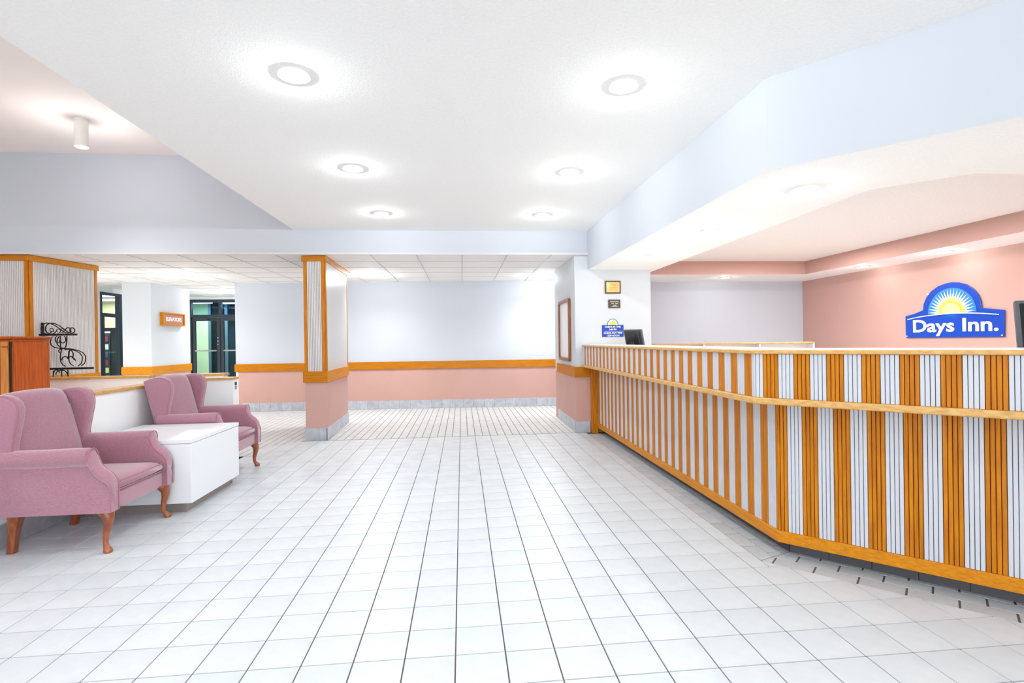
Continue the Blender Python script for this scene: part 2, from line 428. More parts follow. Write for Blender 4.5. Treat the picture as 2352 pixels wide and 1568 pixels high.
# ------------------------------------------------------------------ ceilings and bulkheads
OUT = [(1.745, 7.08), (1.777, 2.86)]; OD = Vector((.68, -.733)).normalized()
O2 = (1.777 + OD.x * 4.6, 2.86 + OD.y * 4.6)
mc = MB(); mc.prism([(-2.185, 7.085), (1.80, 7.085), (1.80, 2.88), (O2[0], O2[1]), (O2[0], -4.4), (-2.185, -4.4)], ZC, ZC + .12)
main = struct(mc, 'ceiling', 'popcorn')
tr = MB(); tr.prism([(-2.185, 7.08), (-2.10, 7.08), (-2.10, -4.4), (-2.185, -4.4)], ZC + .119, ZH + .05); struct(tr, 'wall_upper', 'paint_blush')
hc = MB(); hc.box(-7.0, -2.0, -4.4, 7.2, ZH, ZH + .1); struct(hc, 'ceiling', 'paint_blush')
bk = MB(); bk.box(-7.0, 1.75, 7.08, 7.26, 2.455, ZH + .05); struct(bk, 'wall_bulkhead', 'paint_blue')
# soffit over the counter: blue fascia, textured underside
INN = [(2.735, 7.32), (2.70, 3.205), (3.085, 2.842), (6.0, 2.842)]
so = MB(); so.prism([(1.745, 7.08), (1.777, 2.86), O2, (6.0, O2[1])] + INN[::-1], ZS, ZC + .1, 0, mbot=1)
struct(so, 'wall_soffit', ['paint_blue', 'popcorn'])
oc = MB(); oc.box(2.5, 6.1, 2.7, 8.7, ZG, ZG + .08); struct(oc, 'ceiling', 'ceiling_grey')
le = MB(); le.prism([(2.60, 7.60), (5.33, 7.60), (5.33, 2.7), (6.0, 2.7), (6.0, 8.62), (2.60, 8.62)], ZS, ZG, 0, mbot=1)
struct(le, 'wall_ledge', ['paint_rose', 'ledge_lit_white'])
ow = MB(); ow.box(2.60, 6.0, 8.60, 8.75, 0, 2.5); struct(ow, 'wall_office', 'paint_blue')
sw = MB(); sw.box(5.97, 6.12, -4.4, 8.75, 0, 3.0); struct(sw, 'wall_right', 'paint_rose')
# suspended tiled ceiling: a frame of tee bars with lay-in panels
GX0, GY0, GP = .02, 7.63, .61
def gx(k): return GX0 + k * GP
gc = MB()
gc.box(-9.6, 3.3, 7.1, 15.4, ZG + .03, ZG + .06, 0)
grid = struct(gc, 'ceiling', ['acoustic', 'tee_bar'])
tb = MB()
for k in range(-16, 6): tb.box(gx(k) - .007, gx(k) + .007, 7.1, 15.3, ZG, ZG + .028)
for k in range(-1, 13): tb.box(-9.6, 3.2, GY0 + k * GP - .007, GY0 + k * GP + .007, ZG, ZG + .0279)
o = tb.build('tee_bars', 'tee_bar', grid); o['kind'] = 'stuff'
mb = MB(); mb.box(.0075, GP - .0075, .0075, GP - .0075, .004, .02); pm = mb.mesh('ceiling_panel', 'acoustic')
for i in range(-16, 5):
    for j in range(-1, 12):
        x = gx(i); y = GY0 + j * GP
        if y < 7.0 and False: continue
        if y > ysk(x) + .1 and x > -4.4: continue
        if j > 7 and (i % 2 or x > -4): continue
        o = bpy.data.objects.new('ceiling_panel', pm); COL.objects.link(o); o.location = (x, y, ZG); o.parent = grid

# ------------------------------------------------------------------ recessed lights
def downlight(x, y, z, r, power, label, group, color=(.955, 1, .985), drop=.017, spot=0):
    t = empty('ceiling_light', (x, y, z)); tag(t, label, 'ceiling light', group)
    mb = MB(); mb.ring((0, 0), r * .78, r, -.009, 0); mb.build('trim_ring', 'can_white', t, smooth=True)
    mb = MB(); mb.disc((0, 0), r * .785, -.006, -.001); mb.build('lens', 'lens', t)
    ld = bpy.data.lights.new('lamp', 'POINT'); ld.energy = power; ld.color = color; ld.shadow_soft_size = .009
    lo = bpy.data.objects.new('lamp', ld); COL.objects.link(lo); lo.parent = t; lo.location = (0, 0, -drop)
    if spot:
        ld.energy = power * spot
        l2 = bpy.data.lights.new('lamp', 'SPOT'); l2.energy = power * 2.0 if spot < .3 else power * 1.25; l2.color = color; l2.shadow_soft_size = .05; l2.spot_size = math.radians(145); l2.spot_blend = 1
        lo = bpy.data.objects.new('lamp', l2); COL.objects.link(lo); lo.parent = t; lo.location = (0, 0, -.012)
    return t
gname = 'recessed lights in the lobby ceiling'
rowsn = {3.0: 'nearest pair', 4.57: 'middle pair', 6.14: 'far pair'}
for y, nm in rowsn.items():
    downlight(-.91, y, ZC, .085, P_MAIN, f'round recessed light in the white lobby ceiling, left one of the {nm}', gname, spot=.6)
    downlight(.975, y, ZC, .085, P_MAIN, f'round recessed light in the white lobby ceiling, right one of the {nm}', gname, spot=.6)
for x, sd in ((-.91, 'left'), (.975, 'right')):  # further rows added out of view to light the lobby
    for y, rw in ((1.43, 'just above the viewer'), (-.14, 'behind the viewer'), (-1.71, 'farthest behind the viewer')):
        downlight(x, y, ZC, .085, P_MAIN, f'added round recessed light in the lobby ceiling, {rw}, {sd} side', 'recessed lights added out of view', spot=.6)
for y, nm in ((3.19, 'nearest'), (4.50, 'middle'), (5.83, 'farthest')):
    downlight(2.235, y, ZS, .085, P_SOFF, f'recessed light in the soffit above the counter, the {nm} of three', 'recessed lights in the counter soffit')
for s_, nm in ((1.3, 'nearer the corner'), (2.7, 'nearer the window')):
    downlight(2.235 + .68 * s_, 3.0 - .733 * s_, ZS, .085, P_SOFF, f'recessed light in the soffit over the angled counter, {nm}', 'recessed soffit lights out of view')
for (x, y), nm in (((5.63, 5.56), 'right one above the wall sign'), ((5.60, 6.77), 'left one above the wall sign'), ((4.22, 7.98), 'above the pale blue office wall')):
    downlight(x, y, ZS, .075, P_LEDGE, f'small recessed light under the white ledge, {nm}', 'recessed lights in the office ledge')
for (x, y), nm in (((-4.546, 9.11), 'near the terracotta sign'), ((-1.531, 9.11), 'just right of the ribbed column'), ((1.50, 9.25), 'beside the framed board')):
    downlight(x, y, ZG, .085, P_GRID, f'round light in the tiled corridor ceiling {nm}', 'lights in the tiled ceiling', drop=.07, spot=.24)
for (x, y), nm in (((-7.6, 8.8), 'behind the ribbed column'), ((-5.2, 12.0), 'before the glass entry doors'), ((-6.4, 8.6), 'between ribbed column and white pier')):  # added to brighten the dark hallway
    downlight(x, y, ZG, .085, P_GRID, f'added round light in the tiled ceiling, {nm}', 'lights added in the hallway', drop=.07, spot=.24)
def can(x, y, label, p=7):
    t = empty('cylinder_light', (x, y, ZH)); tag(t, label, 'ceiling light')
    mb = MB(); n = 24
    mb.disc((0, 0), .062, -.30, 0); mb.build('housing', 'can_white', t, smooth=True)
    mb = MB(); mb.disc((0, 0), .05, -.306, -.3005); mb.build('lens', 'lens', t)
    ld = bpy.data.lights.new('lamp', 'POINT'); ld.energy = p; ld.color = (1, .97, .96); ld.shadow_soft_size = .06
    lo = bpy.data.objects.new('lamp', ld); COL.objects.link(lo); lo.parent = t; lo.location = (0, 0, -.40)
    l2 = bpy.data.lights.new('lamp', 'SPOT'); l2.energy = 70; l2.color = (1, .99, .97); l2.shadow_soft_size = .05; l2.spot_size = math.radians(130); l2.spot_blend = .8
    lo = bpy.data.objects.new('lamp', l2); COL.objects.link(lo); lo.parent = t; lo.location = (0, 0, -.31)
can(-4.05, 6.02, 'white cylinder light hanging from the high blush ceiling')
for y, nm in ((2.4, 'beside'), (-1.2, 'behind')): can(-4.05, y, f'white cylinder light on the high ceiling {nm} the viewer')
# fill lamps added to brighten the office behind the counter; no fixtures there
for x, y in ((4.0, 4.6), (4.4, 6.4)):
    ld = bpy.data.lights.new('office_fill', 'AREA'); ld.shape = 'DISK'; ld.size = .35; ld.energy = P_OFF
    lo = bpy.data.objects.new('office_fill', ld); COL.objects.link(lo); lo.location = (x, y, ZG - .02)

# ------------------------------------------------------------------ shell out of view
w = MB(); w.box(-7.1, -7.0, -4.4, 7.07, 0, ZH); struct(w, 'wall_left', 'paint_white')
w = MB(); w.box(-7.1, 6.1, -4.5, -4.4, 0, .15); w.box(-7.1, 6.1, -4.5, -4.4, 2.74, ZH + .1)
for x in (-7.1, -5.2, -2.6, 0, 2.6, 5.0): w.box(x, x + .1, -4.5, -4.4, .15, 2.74)  # unseen rear wall left mostly open so world light fills the lobby
struct(w, 'wall_rear', 'paint_white')
w = MB(); w.box(2.5, 6.1, -4.4, 2.2, ZC + .02, ZC + .1); struct(w, 'ceiling', 'popcorn')
w = MB(); w.box(-9.7, -9.6, 7.0, 15.4, 0, 2.6); struct(w, 'wall_far_left', 'paint_white')
w = MB(); w.box(-9.7, 6.1, 15.4, 15.5, 0, 2.6); struct(w, 'wall_far', 'dim_exterior')
w = MB(); w.box(-9.6, -6.6, 7.07, 7.2, 0, 2.6); struct(w, 'wall_hall', 'paint_white')
w = MB(); w.box(2.75, 2.9, 8.75, 15.4, 0, 2.6); w.box(-4.31, -4.17, 10.55, 13.5, 0, 2.5); struct(w, 'wall_inner', 'paint_white')

# ------------------------------------------------------------------ knee walls on the left
kn = MB(); kn.prism([(-2.97, .6), (-2.97, 6.12), (-2.57, 6.12), (-2.57, 6.24), (-3.10, 6.24), (-3.10, .6)], 0, .893)
struct(kn, 'wall_knee', 'paint_white')
cp = MB(); cp.prism([(-2.95, .6), (-2.95, 6.10), (-2.56, 6.10), (-2.56, 6.25), (-3.12, 6.25), (-3.12, .6)], .893, .92); struct(cp, 'trim_3', 'oak_pale', bevel=.004)
base_tiles((-2.97, .8), (-2.97, 6.12), 'baseboard_left', z1=.15, out=(1, 0), shift=.09)
kn = MB(); kn.box(-6.2, -3.92, 6.92, 7.04, 0, .885); struct(kn, 'wall_knee', 'paint_blush')
kn = MB(); kn.box(-3.92, -3.10, 7.10, 7.22, 0, .885); struct(kn, 'wall_knee', 'paint_white')
cp = MB(); cp.box(-6.2, -3.90, 6.905, 7.055, .885, .916); cp.box(-3.90, -3.08, 7.085, 7.235, .885, .916); struct(cp, 'trim_4', 'oak_pale', bevel=.003)
t = empty('wall_outlet', (-2.57, 6.18, 0)); tag(t, 'dark and grey switch plate on the end of the low white wall', 'outlet')
for nm, z, m in (('upper_socket', .845, 'outlet_dark'), ('lower_socket', .80, 'outlet_grey')):
    mb = MB(); mb.box(0, .008, -.02, .02, z - .018, z + .018); mb.build(nm, m, t)

# ------------------------------------------------------------------ far left: white pier, lit doors, glazing
w = MB(); w.box(-6.20, -5.70, 10.18, 11.55, .77, 2.46, 0); w.box(-6.20, -5.70, 10.18, 11.55, 0, .77, 1); struct(w, 'wall_lift', ['pier_dimmed_white', 'paint_pink'])
tr = MB(); tr.prism([(-6.22, 10.158), (-5.678, 10.158), (-5.678, 11.57), (-5.70, 11.57), (-5.70, 10.18), (-6.22, 10.18)], .76, .905); struct(tr, 'trim_5', 'oak_along_y', bevel=.003)
t = empty('hanging_sign', (-5.70, 10.84, 1.80)); tag(t, 'small terracotta sign in an oak frame on the white pier', 'sign')
mb = MB(); mb.box(0, .05, -.36, .36, -.115, .115); mb.build('face', 'sign_terra', t)
mb = MB()
for a in ((-.385, .385, .10, .125), (-.385, .385, -.125, -.10), (-.385, -.355, -.10, .10), (.355, .385, -.10, .10)): mb.box(-.0, .07, a[0], a[1], a[2], a[3])
mb.build('frame', 'oak_along_y', t, bevel=.002)
text_mesh('ELEVATORS', .105, .002, 'sign_white', 'lettering', t, (.052, 0, -.035), (0, 1, 0), (0, 0, 1), 'CENTER', .002)
# wall with glazing facing the lobby at the far end
w = MB(); w.box(-7.1, -6.66, 13.4, 13.5, 0, 2.5); w.box(-6.66, -4.3, 13.4, 13.5, 2.40, 2.5); struct(w, 'wall_entry', 'paint_white')
def tube_lamp(t, p=22):
    ld = bpy.data.lights.new('lamp', 'AREA'); ld.shape = 'RECTANGLE'; ld.size = .9; ld.size_y = .05; ld.energy = p; ld.color = (.93, .98, 1)
    lo = bpy.data.objects.new('lamp', ld); COL.objects.link(lo); lo.parent = t; lo.location = (0, 0, -.05)
def frame_door(name, x0, x1, y, hinge, label_side):
    d = empty(name, (x0, y, 0)); d['kind'] = 'structure'
    W_ = x1 - x0
    mb = MB()
    for a in ((0, .07, 0, 1.96), (W_ - .07, W_, 0, 1.96)): mb.box(a[0], a[1], 0, .05, a[2], a[3])
    mb.box(.07, W_ - .07, 0, .05, 1.88, 1.96); mb.box(.07, W_ - .07, 0, .05, 0, .2)
    mb.build('leaf_frame', 'alu_dark', d)
    mb = MB(); mb.box(.07, W_ - .07, .02, .03, .2, 1.88); mb.build('pane', 'glass', d)
    mb = MB(); mb.box(.07, W_ - .07, -.03, .0, 1.13, 1.165); mb.build('push_bar', 'steel', d)
    return d
frame_door('door_1', -6.56, -5.92, 13.40, 0, '')
frame_door('door_2', -5.90, -5.00, 13.40, 1, '')
sf = MB()
for a in ((-6.66, -6.57, 0, 2.40), (-6.57, -4.4, 2.33, 2.40), (-6.57, -4.4, 1.965, 2.03), (-5.93, -5.87, 2.03, 2.33), (-4.98, -4.90, 0, 1.965)): sf.box(a[0], a[1], 13.37, 13.47, a[2], a[3])
wf = empty('window_1', (0, 0, 0)); wf['kind'] = 'structure'; sf.build('frame', 'alu_dark', wf)
mb = MB(); mb.box(-6.57, -4.4, 13.42, 13.43, 2.03, 2.33); mb.build('pane', 'glass_blue', wf)
t = empty('door_closer', (-6.45, 13.36, 1.93)); tag(t, 'dark door closer at the head of the glass entry door', 'door closer')
mb = MB(); mb.box(0, .28, -.05, 0, -.03, .03); mb.build('body', 'alu_dark', t); mb = MB(); mb.tube([(.14, -.05, .03), (.3, -.16, .05), (.48, -.03, .06)], .01, 6); mb.build('lever', 'alu_dark', t)
t = empty('door_lock', (-5.955, 13.39, 1.4)); tag(t, 'steel lock cylinders on the meeting stile of the glass doors', 'lock')
for z in (.06, -.02, -.10): mb = MB(); mb.tube([(0, 0, z), (0, -.02, z)], .018, 10); mb.build('cylinder', 'steel', t)
# vestibule beyond
w = MB(); w.box(-8.2, -6.93, 15.0, 15.1, 0, 2.6); struct(w, 'wall_vestibule', 'green_wall')
w = MB(); w.box(-8.3, -8.2, 13.94, 15.1, 0, 2.6); struct(w, 'wall_vestibule', 'green_wall')
wf = empty('window_2'); wf['kind'] = 'structure'
mb = MB(); mb.box(-6.93, -6.86, 15.0, 15.08, 0, 2.45); mb.box(-6.50, -6.42, 15.0, 15.08, 0, 2.45); mb.box(-6.86, -4.6, 15.0, 15.08, 2.0, 2.08); mb.box(-6.86, -4.6, 15.0, 15.08, 0, .15); mb.box(-5.6, -5.52, 15.0, 15.08, 0, 2.45); mb.build('frame', 'alu_blue', wf)
mb = MB(); mb.box(-6.86, -4.6, 15.03, 15.04, .15, 2.45); mb.build('pane', 'glass_blue', wf)
for (x, y), nm in (((-6.9, 14.2), 'left one'), ((-5.9, 14.4), 'right one')):
    t = empty('tube_light', (x, y, 2.40)); tag(t, f'fluorescent tube light seen through the entry glazing, {nm}', 'ceiling light', 'tube lights beyond the glass')
    mb = MB(); mb.box(-.5, .5, -.08, .08, 0, .05); mb.build('tray', 'can_white', t); mb = MB(); mb.tube([(-.45, 0, -.015), (.45, 0, -.015)], .02, 8); mb.build('tube', 'tube_light', t); tube_lamp(t)
# side glazing and vending room
sg = MB()
for a in ((10.80, 10.90, 0, 2.36), (11.40, 11.55, 0, 2.36), (10.90, 11.40, 2.31, 2.36), (10.90, 11.40, 1.88, 1.95), (10.70, 10.80, 1.88, 1.95)): sg.box(-7.08, -7.0, a[0], a[1], a[2], a[3])
sg.box(-7.08, -7.0, 10.90, 10.96, 0, 1.88)
wf = empty('window_3'); wf['kind'] = 'structure'; sg.build('frame', 'alu_dark', wf)
mb = MB(); mb.box(-7.045, -7.035, 10.90, 11.40, 1.95, 2.31); mb.build('pane', 'glass', wf)
mb = MB(); mb.box(-7.045, -7.035, 10.96, 11.40, .05, 1.88); mb.build('pane', 'glass', wf)
mb = MB(); mb.tube([(-6.99, 11.47, 1.02), (-6.96, 11.47, 1.02), (-6.96, 11.47, 1.2), (-6.99, 11.47, 1.2)], .012, 8); mb.build('handle', 'steel', wf)
w = MB(); w.box(-7.1, -6.98, 7.2, 10.80, 0, 2.5); w.box(-7.1, -6.98, 11.55, 13.4, 0, 2.5); w.box(-7.1, -6.98, 10.80, 11.55, 2.36, 2.5); struct(w, 'wall_glazing', 'paint_white')
w = MB(); w.box(-9.6, -7.1, 13.85, 13.93, 0, 2.46); w.box(-7.16, -7.1, 11.55, 13.85, 0, 2.46); struct(w, 'wall_snack_room', 'beige_wall')
v = empty('vending_machine', (-8.82, 12.80, 0)); tag(v, 'black snack vending machine behind the side glass', 'vending machine')
mb = MB(); mb.box(0, 1.0, 0, .8, .02, 1.72); mb.build('cabinet', 'armoire_dark', v, bevel=.01)
mb = MB(); mb.box(.08, .76, -.012, -.001, .45, 1.62); mb.build('display_window', 'snack_window', v)
mb = MB(); mb.box(.79, .96, -.012, -.001, .9, 1.5); mb.build('control_panel', 'black_plastic', v)
mb = MB(); mb.box(.08, .76, -.016, -.001, 1.60, 1.63); mb.build('light_strip', 'tube_light', v)
for r_ in range(6):
    for c_ in range(5):
        mb = MB(); x = .12 + c_ * .13; z = .50 + r_ * .18
        mb.box(x, x + .09, -.03, -.013, z, z + .12); mb.build('snack_packet', random.choice(['snack_a', 'snack_b', 'snack_b', 'snack_c', 'snack_d']), v)
for (x, y), nm in (((-8.0, 12.2), 'nearer'), ((-8.4, 13.3), 'farther')):
    t = empty('tube_light', (x, y, 2.41)); tag(t, f'fluorescent tube light in the snack room, the {nm} one', 'ceiling light', 'tube lights in the snack room')
    mb = MB(); mb.box(-.5, .5, -.08, .08, 0, .04); mb.build('tray', 'can_white', t); mb = MB(); mb.tube([(-.45, 0, -.015), (.45, 0, -.015)], .02, 8); mb.build('tube', 'tube_light', t); tube_lamp(t)

# ------------------------------------------------------------------ wooden cabinet on the left
c = empty('wooden_cabinet', (-4.57, 5.75, 0)); tag(c, 'reddish wooden cabinet with a cornice standing behind the low wall', 'cabinet')
mb = MB(); mb.box(-1.1, 0, .02, .50, 0, 1.375); mb.build('body', 'armoire_wood', c, bevel=.004)
mb = MB(); mb.box(-.004, .008, .03, .49, .06, 1.35); mb.build('side_panel', 'armoire_wood', c, bevel=.004)
mb = MB(); mb.box(-.088, -.022, -.012, .02, .06, 1.355); mb.build('pilaster', 'armoire_pale', c, bevel=.004)
for z in (1.29, .10): mb = MB(); mb.box(-.094, -.016, -.018, .02, z, z + .018); mb.build('capital', 'armoire_wood', c, bevel=.003)
mb = MB(); mb.box(-.022, -.002, .006, .0195, .06, 1.35); mb.build('groove', 'armoire_dark', c)
mb = MB(); mb.box(-.112, -.088, -.004, .02, .06, 1.35); mb.build('door_stile', 'armoire_wood', c, bevel=.002)
mb = MB(); mb.box(-1.08, -.112, -.001, .02, .10, 1.35); mb.build('front_glass', 'armoire_dark', c)
mb = MB(); mb.box(-1.12, .012, -.03, .51, 1.376, 1.388); mb.box(-1.13, .022, -.04, .52, 1.388, 1.405); mb.build('cornice', 'armoire_wood', c, bevel=.003)

# ------------------------------------------------------------------ wrought iron shelf on the ribbed column
K = .00559
def ip(zx, zy, dy=0):            # sketch coordinates of the ironwork in its own upright plane, metres from the wall plate
    return ((zx - 330) / 8.71 * K, dy, 1.286 + (796.6 - (720 + zy / 8.71)) * K)
t = empty('iron_shelf', (-5.362, 7.215, 0)); tag(t, 'black wrought iron scroll shelf with two tiers on the ribbed column', 'shelf')
def arc(cx, cy, rx, ry, a0, a1, n=18, spiral=1.0):
    return [(cx + rx * (1 - (1 - spiral) * k / n) * math.cos(math.radians(a0 + (a1 - a0) * k / n)), cy + ry * (1 - (1 - spiral) * k / n) * math.sin(math.radians(a0 + (a1 - a0) * k / n))) for k in range(n + 1)]
def iron(name, pts, dy=0, r=.0065):
    mb = MB(); mb.tube([ip(a, b, dy) for a, b in pts], r, 6); return mb.build(name, 'iron', t, smooth=True, ang=60)
mb = MB(); mb.obox(ip(325, 170, -.012), (.022, 0, 0), (0, .024, 0), (0, 0, -.17)); mb.build('wall_plate', 'iron', t)
for dy in (-.035, .035):
    iron('scroll', arc(460, 290, 105, 110, -60, -330, 20) , dy)
    iron('scroll', [(480, 182), (520, 185), (610, 230), (700, 300), (770, 360), (830, 385)] + arc(850, 325, 60, 58, 80, -250, 18, .6), dy)
iron('scroll', arc(505, 320, 42, 45, 60, -300, 16, .5), 0, .005); iron('scroll', arc(630, 335, 52, 48, 100, -240, 16, .5), 0, .005); iron('scroll', arc(705, 330, 42, 48, 120, -200, 16, .6), 0, .005)
for dy, dx in ((-.03, 0), (.03, 55)):
    iron('bracket_bar', [(515 + dx, 560), (525 + dx, 500), (560 + dx, 450)] , dy)
    iron('bracket_bar', [(510 + dx, 560), (530 + dx, 620), (590 + dx * .8, 670), (700, 690), (840, 705), (980, 740), (1060, 790), (1105, 860), (1105, 930), (1080, 1000), (1020, 1050)], dy)
iron('scroll', arc(715, 510, 52, 72, 180, -60, 16), 0); iron('scroll', arc(620, 510, 45, 70, 0, 250, 16), 0); iron('bracket_bar', [(790, 440), (785, 560), (770, 650), (740, 695)], 0)
iron('bracket_bar', [(668, 440), (668, 560), (672, 670)], 0)
for dy, dx in ((-.03, 0), (.03, 90)):
    iron('scroll', [(725 + dx, 700), (705 + dx, 780), (695 + dx, 880), (705 + dx, 960), (740 + dx, 1020), (790 + dx, 1050)], dy)
iron('scroll', arc(750, 930, 62, 75, 180, 330, 12), 0); iron('scroll', arc(860, 930, 55, 75, 200, 360, 12), 0)
iron('scroll', arc(800, 820, 105, 110, -120, 40, 14), 0); iron('scroll', arc(665, 745, 36, 40, -60, -320, 14, .7), 0)
iron('bracket_bar', [(825, 740), (815, 830), (800, 905)], 0); iron('bracket_bar', [(905, 880), (950, 940)], 0)
iron('scroll', arc(680, 1210, 105, 85, 180, 360, 14), 0); iron('scroll', arc(590, 1210, 60, 90, 190, 340, 10), 0); iron('bracket_bar', [(680, 1120), (680, 1260)], 0); iron('bracket_bar', [(800, 1120), (800, 1270)], 0); iron('bracket_bar', [(530, 1130), (525, 1260)], 0)
def tier(zx1, zy, wz, nm):
    x0 = .0; x1 = (zx1 - 330) / 8.71 * K; z = ip(0, zy)[2]; w = .055; pts = [(x0, -w), (x1 - .06, -w)] + [(x1 - .06 + .06 * math.sin(a * math.pi / 10), -w * math.cos(a * math.pi / 10)) for a in range(1, 10)] + [(x1 - .06, w), (x0, w)]
    mb = MB(); mb.prism(pts, z - .012, z + .012); mb.build(nm, 'iron', t, bevel=.003)
tier(975, 415, 0, 'shelf_board'); tier(1275, 1095, 0, 'shelf_board')

# ------------------------------------------------------------------ side table
t = empty('side_table', (-2.5, 4.6, 0)); tag(t, 'low white box table between the two wing chairs', 'table')
mb = MB(); mb.box(-.40, .43, -.420, .428, .082, .535); mb.build('body', 'table_white', t, bevel=.003)
mb = MB(); mb.box(-.405, .433, -.422, .430, .538, .568); mb.build('top', 'table_white', t, bevel=.003)
mb = MB(); mb.box(-.38, .36, -.36, .41, 0, .081); mb.build('plinth', 'table_kick', t)

# ------------------------------------------------------------------ wing chairs
def cat(pts, k=4):               # smooth a polyline
    out = []
    P = [pts[0]] + list(pts) + [pts[-1]]
    for i in range(1, len(P) - 2):
        for j in range(k):
            u = j / k; out.append(tuple(.5 * ((2 * b) + (-a + c) * u + (2 * a - 5 * b + 4 * c - d) * u * u + (-a + 3 * b - 3 * c + d) * u ** 3) for a, b, c, d in zip(P[i - 1], P[i], P[i + 1], P[i + 2])))
    out.append(tuple(pts[-1])); return out
def arm_section(x, zt, r, s, yi=.268):
    zc = zt - r; yc = .322; pts = []
    for f in (0, .3, .6, .85): pts.append((yi + (.006 if 0 < f < .7 else 0), .25 + (zc - .25) * f))
    ya, yb = yi, yc
    for k in range(11):
        a = math.radians(180 - k * 23); pts.append((yc + (r + (yc - r - yi) * max(0, math.cos(math.radians(180 - k * 23)) * -1)) * math.cos(a), zc + r * math.sin(a)))
    pts.append((.334, zc - r * 1.05)); pts.append((.344, .25 + (zc - r - .25) * .75)); pts.append((.35, .25 + (zc - r - .25) * .4)); pts.append((.35, .25))
    R_ = [(x, s * y, z) for y, z in pts]
    return R_ if s > 0 else R_[::-1]
def make_chair():
    c = empty('wing_chair', (0, 0, 0))
    st = cat([(-.64, .652, .056), (-.50, .652, .056), (-.32, .654, .056), (-.15, .657, .056), (-.122, .640, .052), (-.108, .602, .047), (-.090, .562, .043), (-.060, .530, .040), (-.030, .505, .038), (-.010, .474, .036), (-.001, .438, .034)], 3)
    for s in (1, -1):
        mb = MB(); rings = [arm_section(x, zt, r, s) for x, zt, r in st]
        if s > 0: rings = rings
        mb.loft(rings); a = mb.build('arm', 'fabric', c, smooth=True, ang=50)
        fr = st[9:]
        for y in (.270, .350):
            pth = [(x + .002, s * y, (zt - r if y > .3 else zt - r * .7)) for x, zt, r in fr] + [(.002, s * y, .40), (.002, s * y, .33), (.002, s * y, .252)]
            mb = MB(); mb.tube(pth, .0042, 6); mb.build('piping', 'piping', a, smooth=True)
        x0 = -.118; pth = [(x0 + .002, s * (.322 + .050 * math.cos(math.radians(q))), .598 + .054 * math.sin(math.radians(q))) for q in range(-70, 200, 15)]
        mb = MB(); mb.tube(pth, .004, 6); mb.build('piping', 'piping', a, smooth=True)
        out = [(-.595, .25), (-.50, .25), (-.50, .60), (-.548, .625), (-.562, .66), (-.552, .72), (-.536, .80), (-.524, .86), (-.523, .91), (-.535, .95), (-.565, .98), (-.61, .995), (-.68, .992), (-.76, .972)]
        mb = MB(); mb.extr([(x, s * .275, z) for x, z in out], (0, s * .068, 0)); w_ = mb.build('wing', 'fabric', c, bevel=.024, seg=4, ang=60)
        pth = cat([(x + (-.63 - x) * .075, s * .337, z + (.75 - z) * .03) for x, z in out[3:13]], 3)
        mb = MB(); mb.tube(pth, .004, 6); mb.build('piping', 'piping', w_, smooth=True)
    # inside back: soft slab, slightly crowned
    prof = cat([(-.53, .40), (-.535, .46), (-.553, .56), (-.587, .70), (-.622, .84), (-.648, .935), (-.672, .982), (-.71, 1.0), (-.75, .985)], 3)
    rear = [(-.755, .93), (-.70, .70), (-.64, .42)]
    rings = []
    for k in range(13):
        u = -1 + k / 6; y = .284 * u; e = (1 - abs(u) ** 6); 
        rings.append([(x - .03 * (1 - e) + .012 * (1 - u * u), y, z + (.016 * (1 - u * u) - .01 if z > .9 else 0) - (.02 * (1 - e) if z > .9 else 0)) for x, z in prof] + [(x, y, z) for x, z in rear])
    mb = MB(); mb.loft(rings); mb.build('backrest', 'fabric', c, smooth=True, ang=60)
    mb = MB(); mb.extr([(-.60, -.34, .25), (-.575, -.34, .25), (-.74, -.34, .965), (-.772, -.34, .965)], (0, .68, 0)); mb.build('outside_back', 'fabric', c, bevel=.012, seg=3)
    mb = MB(); mb.box(-.58, -.028, -.27, .27, .245, .352); mb.build('seat_rail', 'fabric', c, bevel=.006)
    # cushion
    rings = []; nx = 14
    for k in range(nx + 1):
        u = -1 + 2 * k / nx; x = -.285 + .268 * u; e = (1 - abs(u) ** 8) ** .5 if abs(u) < 1 else 0
        h = .012 + .030 * max(e, .15); R_ = []
        for q in range(28):
            a = 2 * math.pi * q / 28; ca, sa = math.cos(a), math.sin(a)
            yy = (abs(ca) ** .22) * (1 if ca > 0 else -1) * (.264 - .01 * (1 - e)); zz = (abs(sa) ** .5) * (1 if sa > 0 else -1) * h
            R_.append((x, yy, .395 + zz + (.010 * (1 - (yy / .27) ** 2) if sa > 0 else 0)))
        rings.append(R_)
    mb = MB(); mb.loft(rings); cu = mb.build('seat_cushion', 'fabric', c, smooth=True, ang=70)
    for z in (.418, .366):
        mb = MB(); mb.tube([(-.020, y, z) for y in (-.255, -.1, .1, .255)], .004, 6); mb.build('piping', 'piping', cu, smooth=True)
    for s in (1, -1):
        p = cat([(-.060, s * .298, .262, .040), (-.045, s * .306, .235, .038), (-.034, s * .314, .20, .030), (-.038, s * .316, .155, .023), (-.048, s * .315, .11, .0185), (-.051, s * .316, .07, .0155), (-.046, s * .320, .042, .016), (-.034, s * .328, .022, .022), (-.028, s * .332, .010, .026), (-.028, s * .332, .001, .022)], 3)
        mb = MB(); mb.tube([q[:3] for q in p], [q[3] for q in p], 12)
        mb.extr([(-.155, s * .33, .255), (-.02, s * .33, .255), (-.02, s * .33, .185), (-.055, s * .33, .205), (-.085, s * .33, .235)], (0, -s * .022, 0))
        mb.extr([(-.022, s * .205, .255), (-.022, s * .335, .255), (-.022, s * .335, .185), (-.022, s * .30, .205), (-.022, s * .27, .235)], (-.022, 0, 0))
        mb.build('leg', 'leg_wood', c, smooth=True, ang=50)
        mb = MB()
        def sq(x, y, z, h): return [(x - h, y - h, z), (x + h, y - h, z), (x + h, y + h, z), (x - h, y + h, z)]
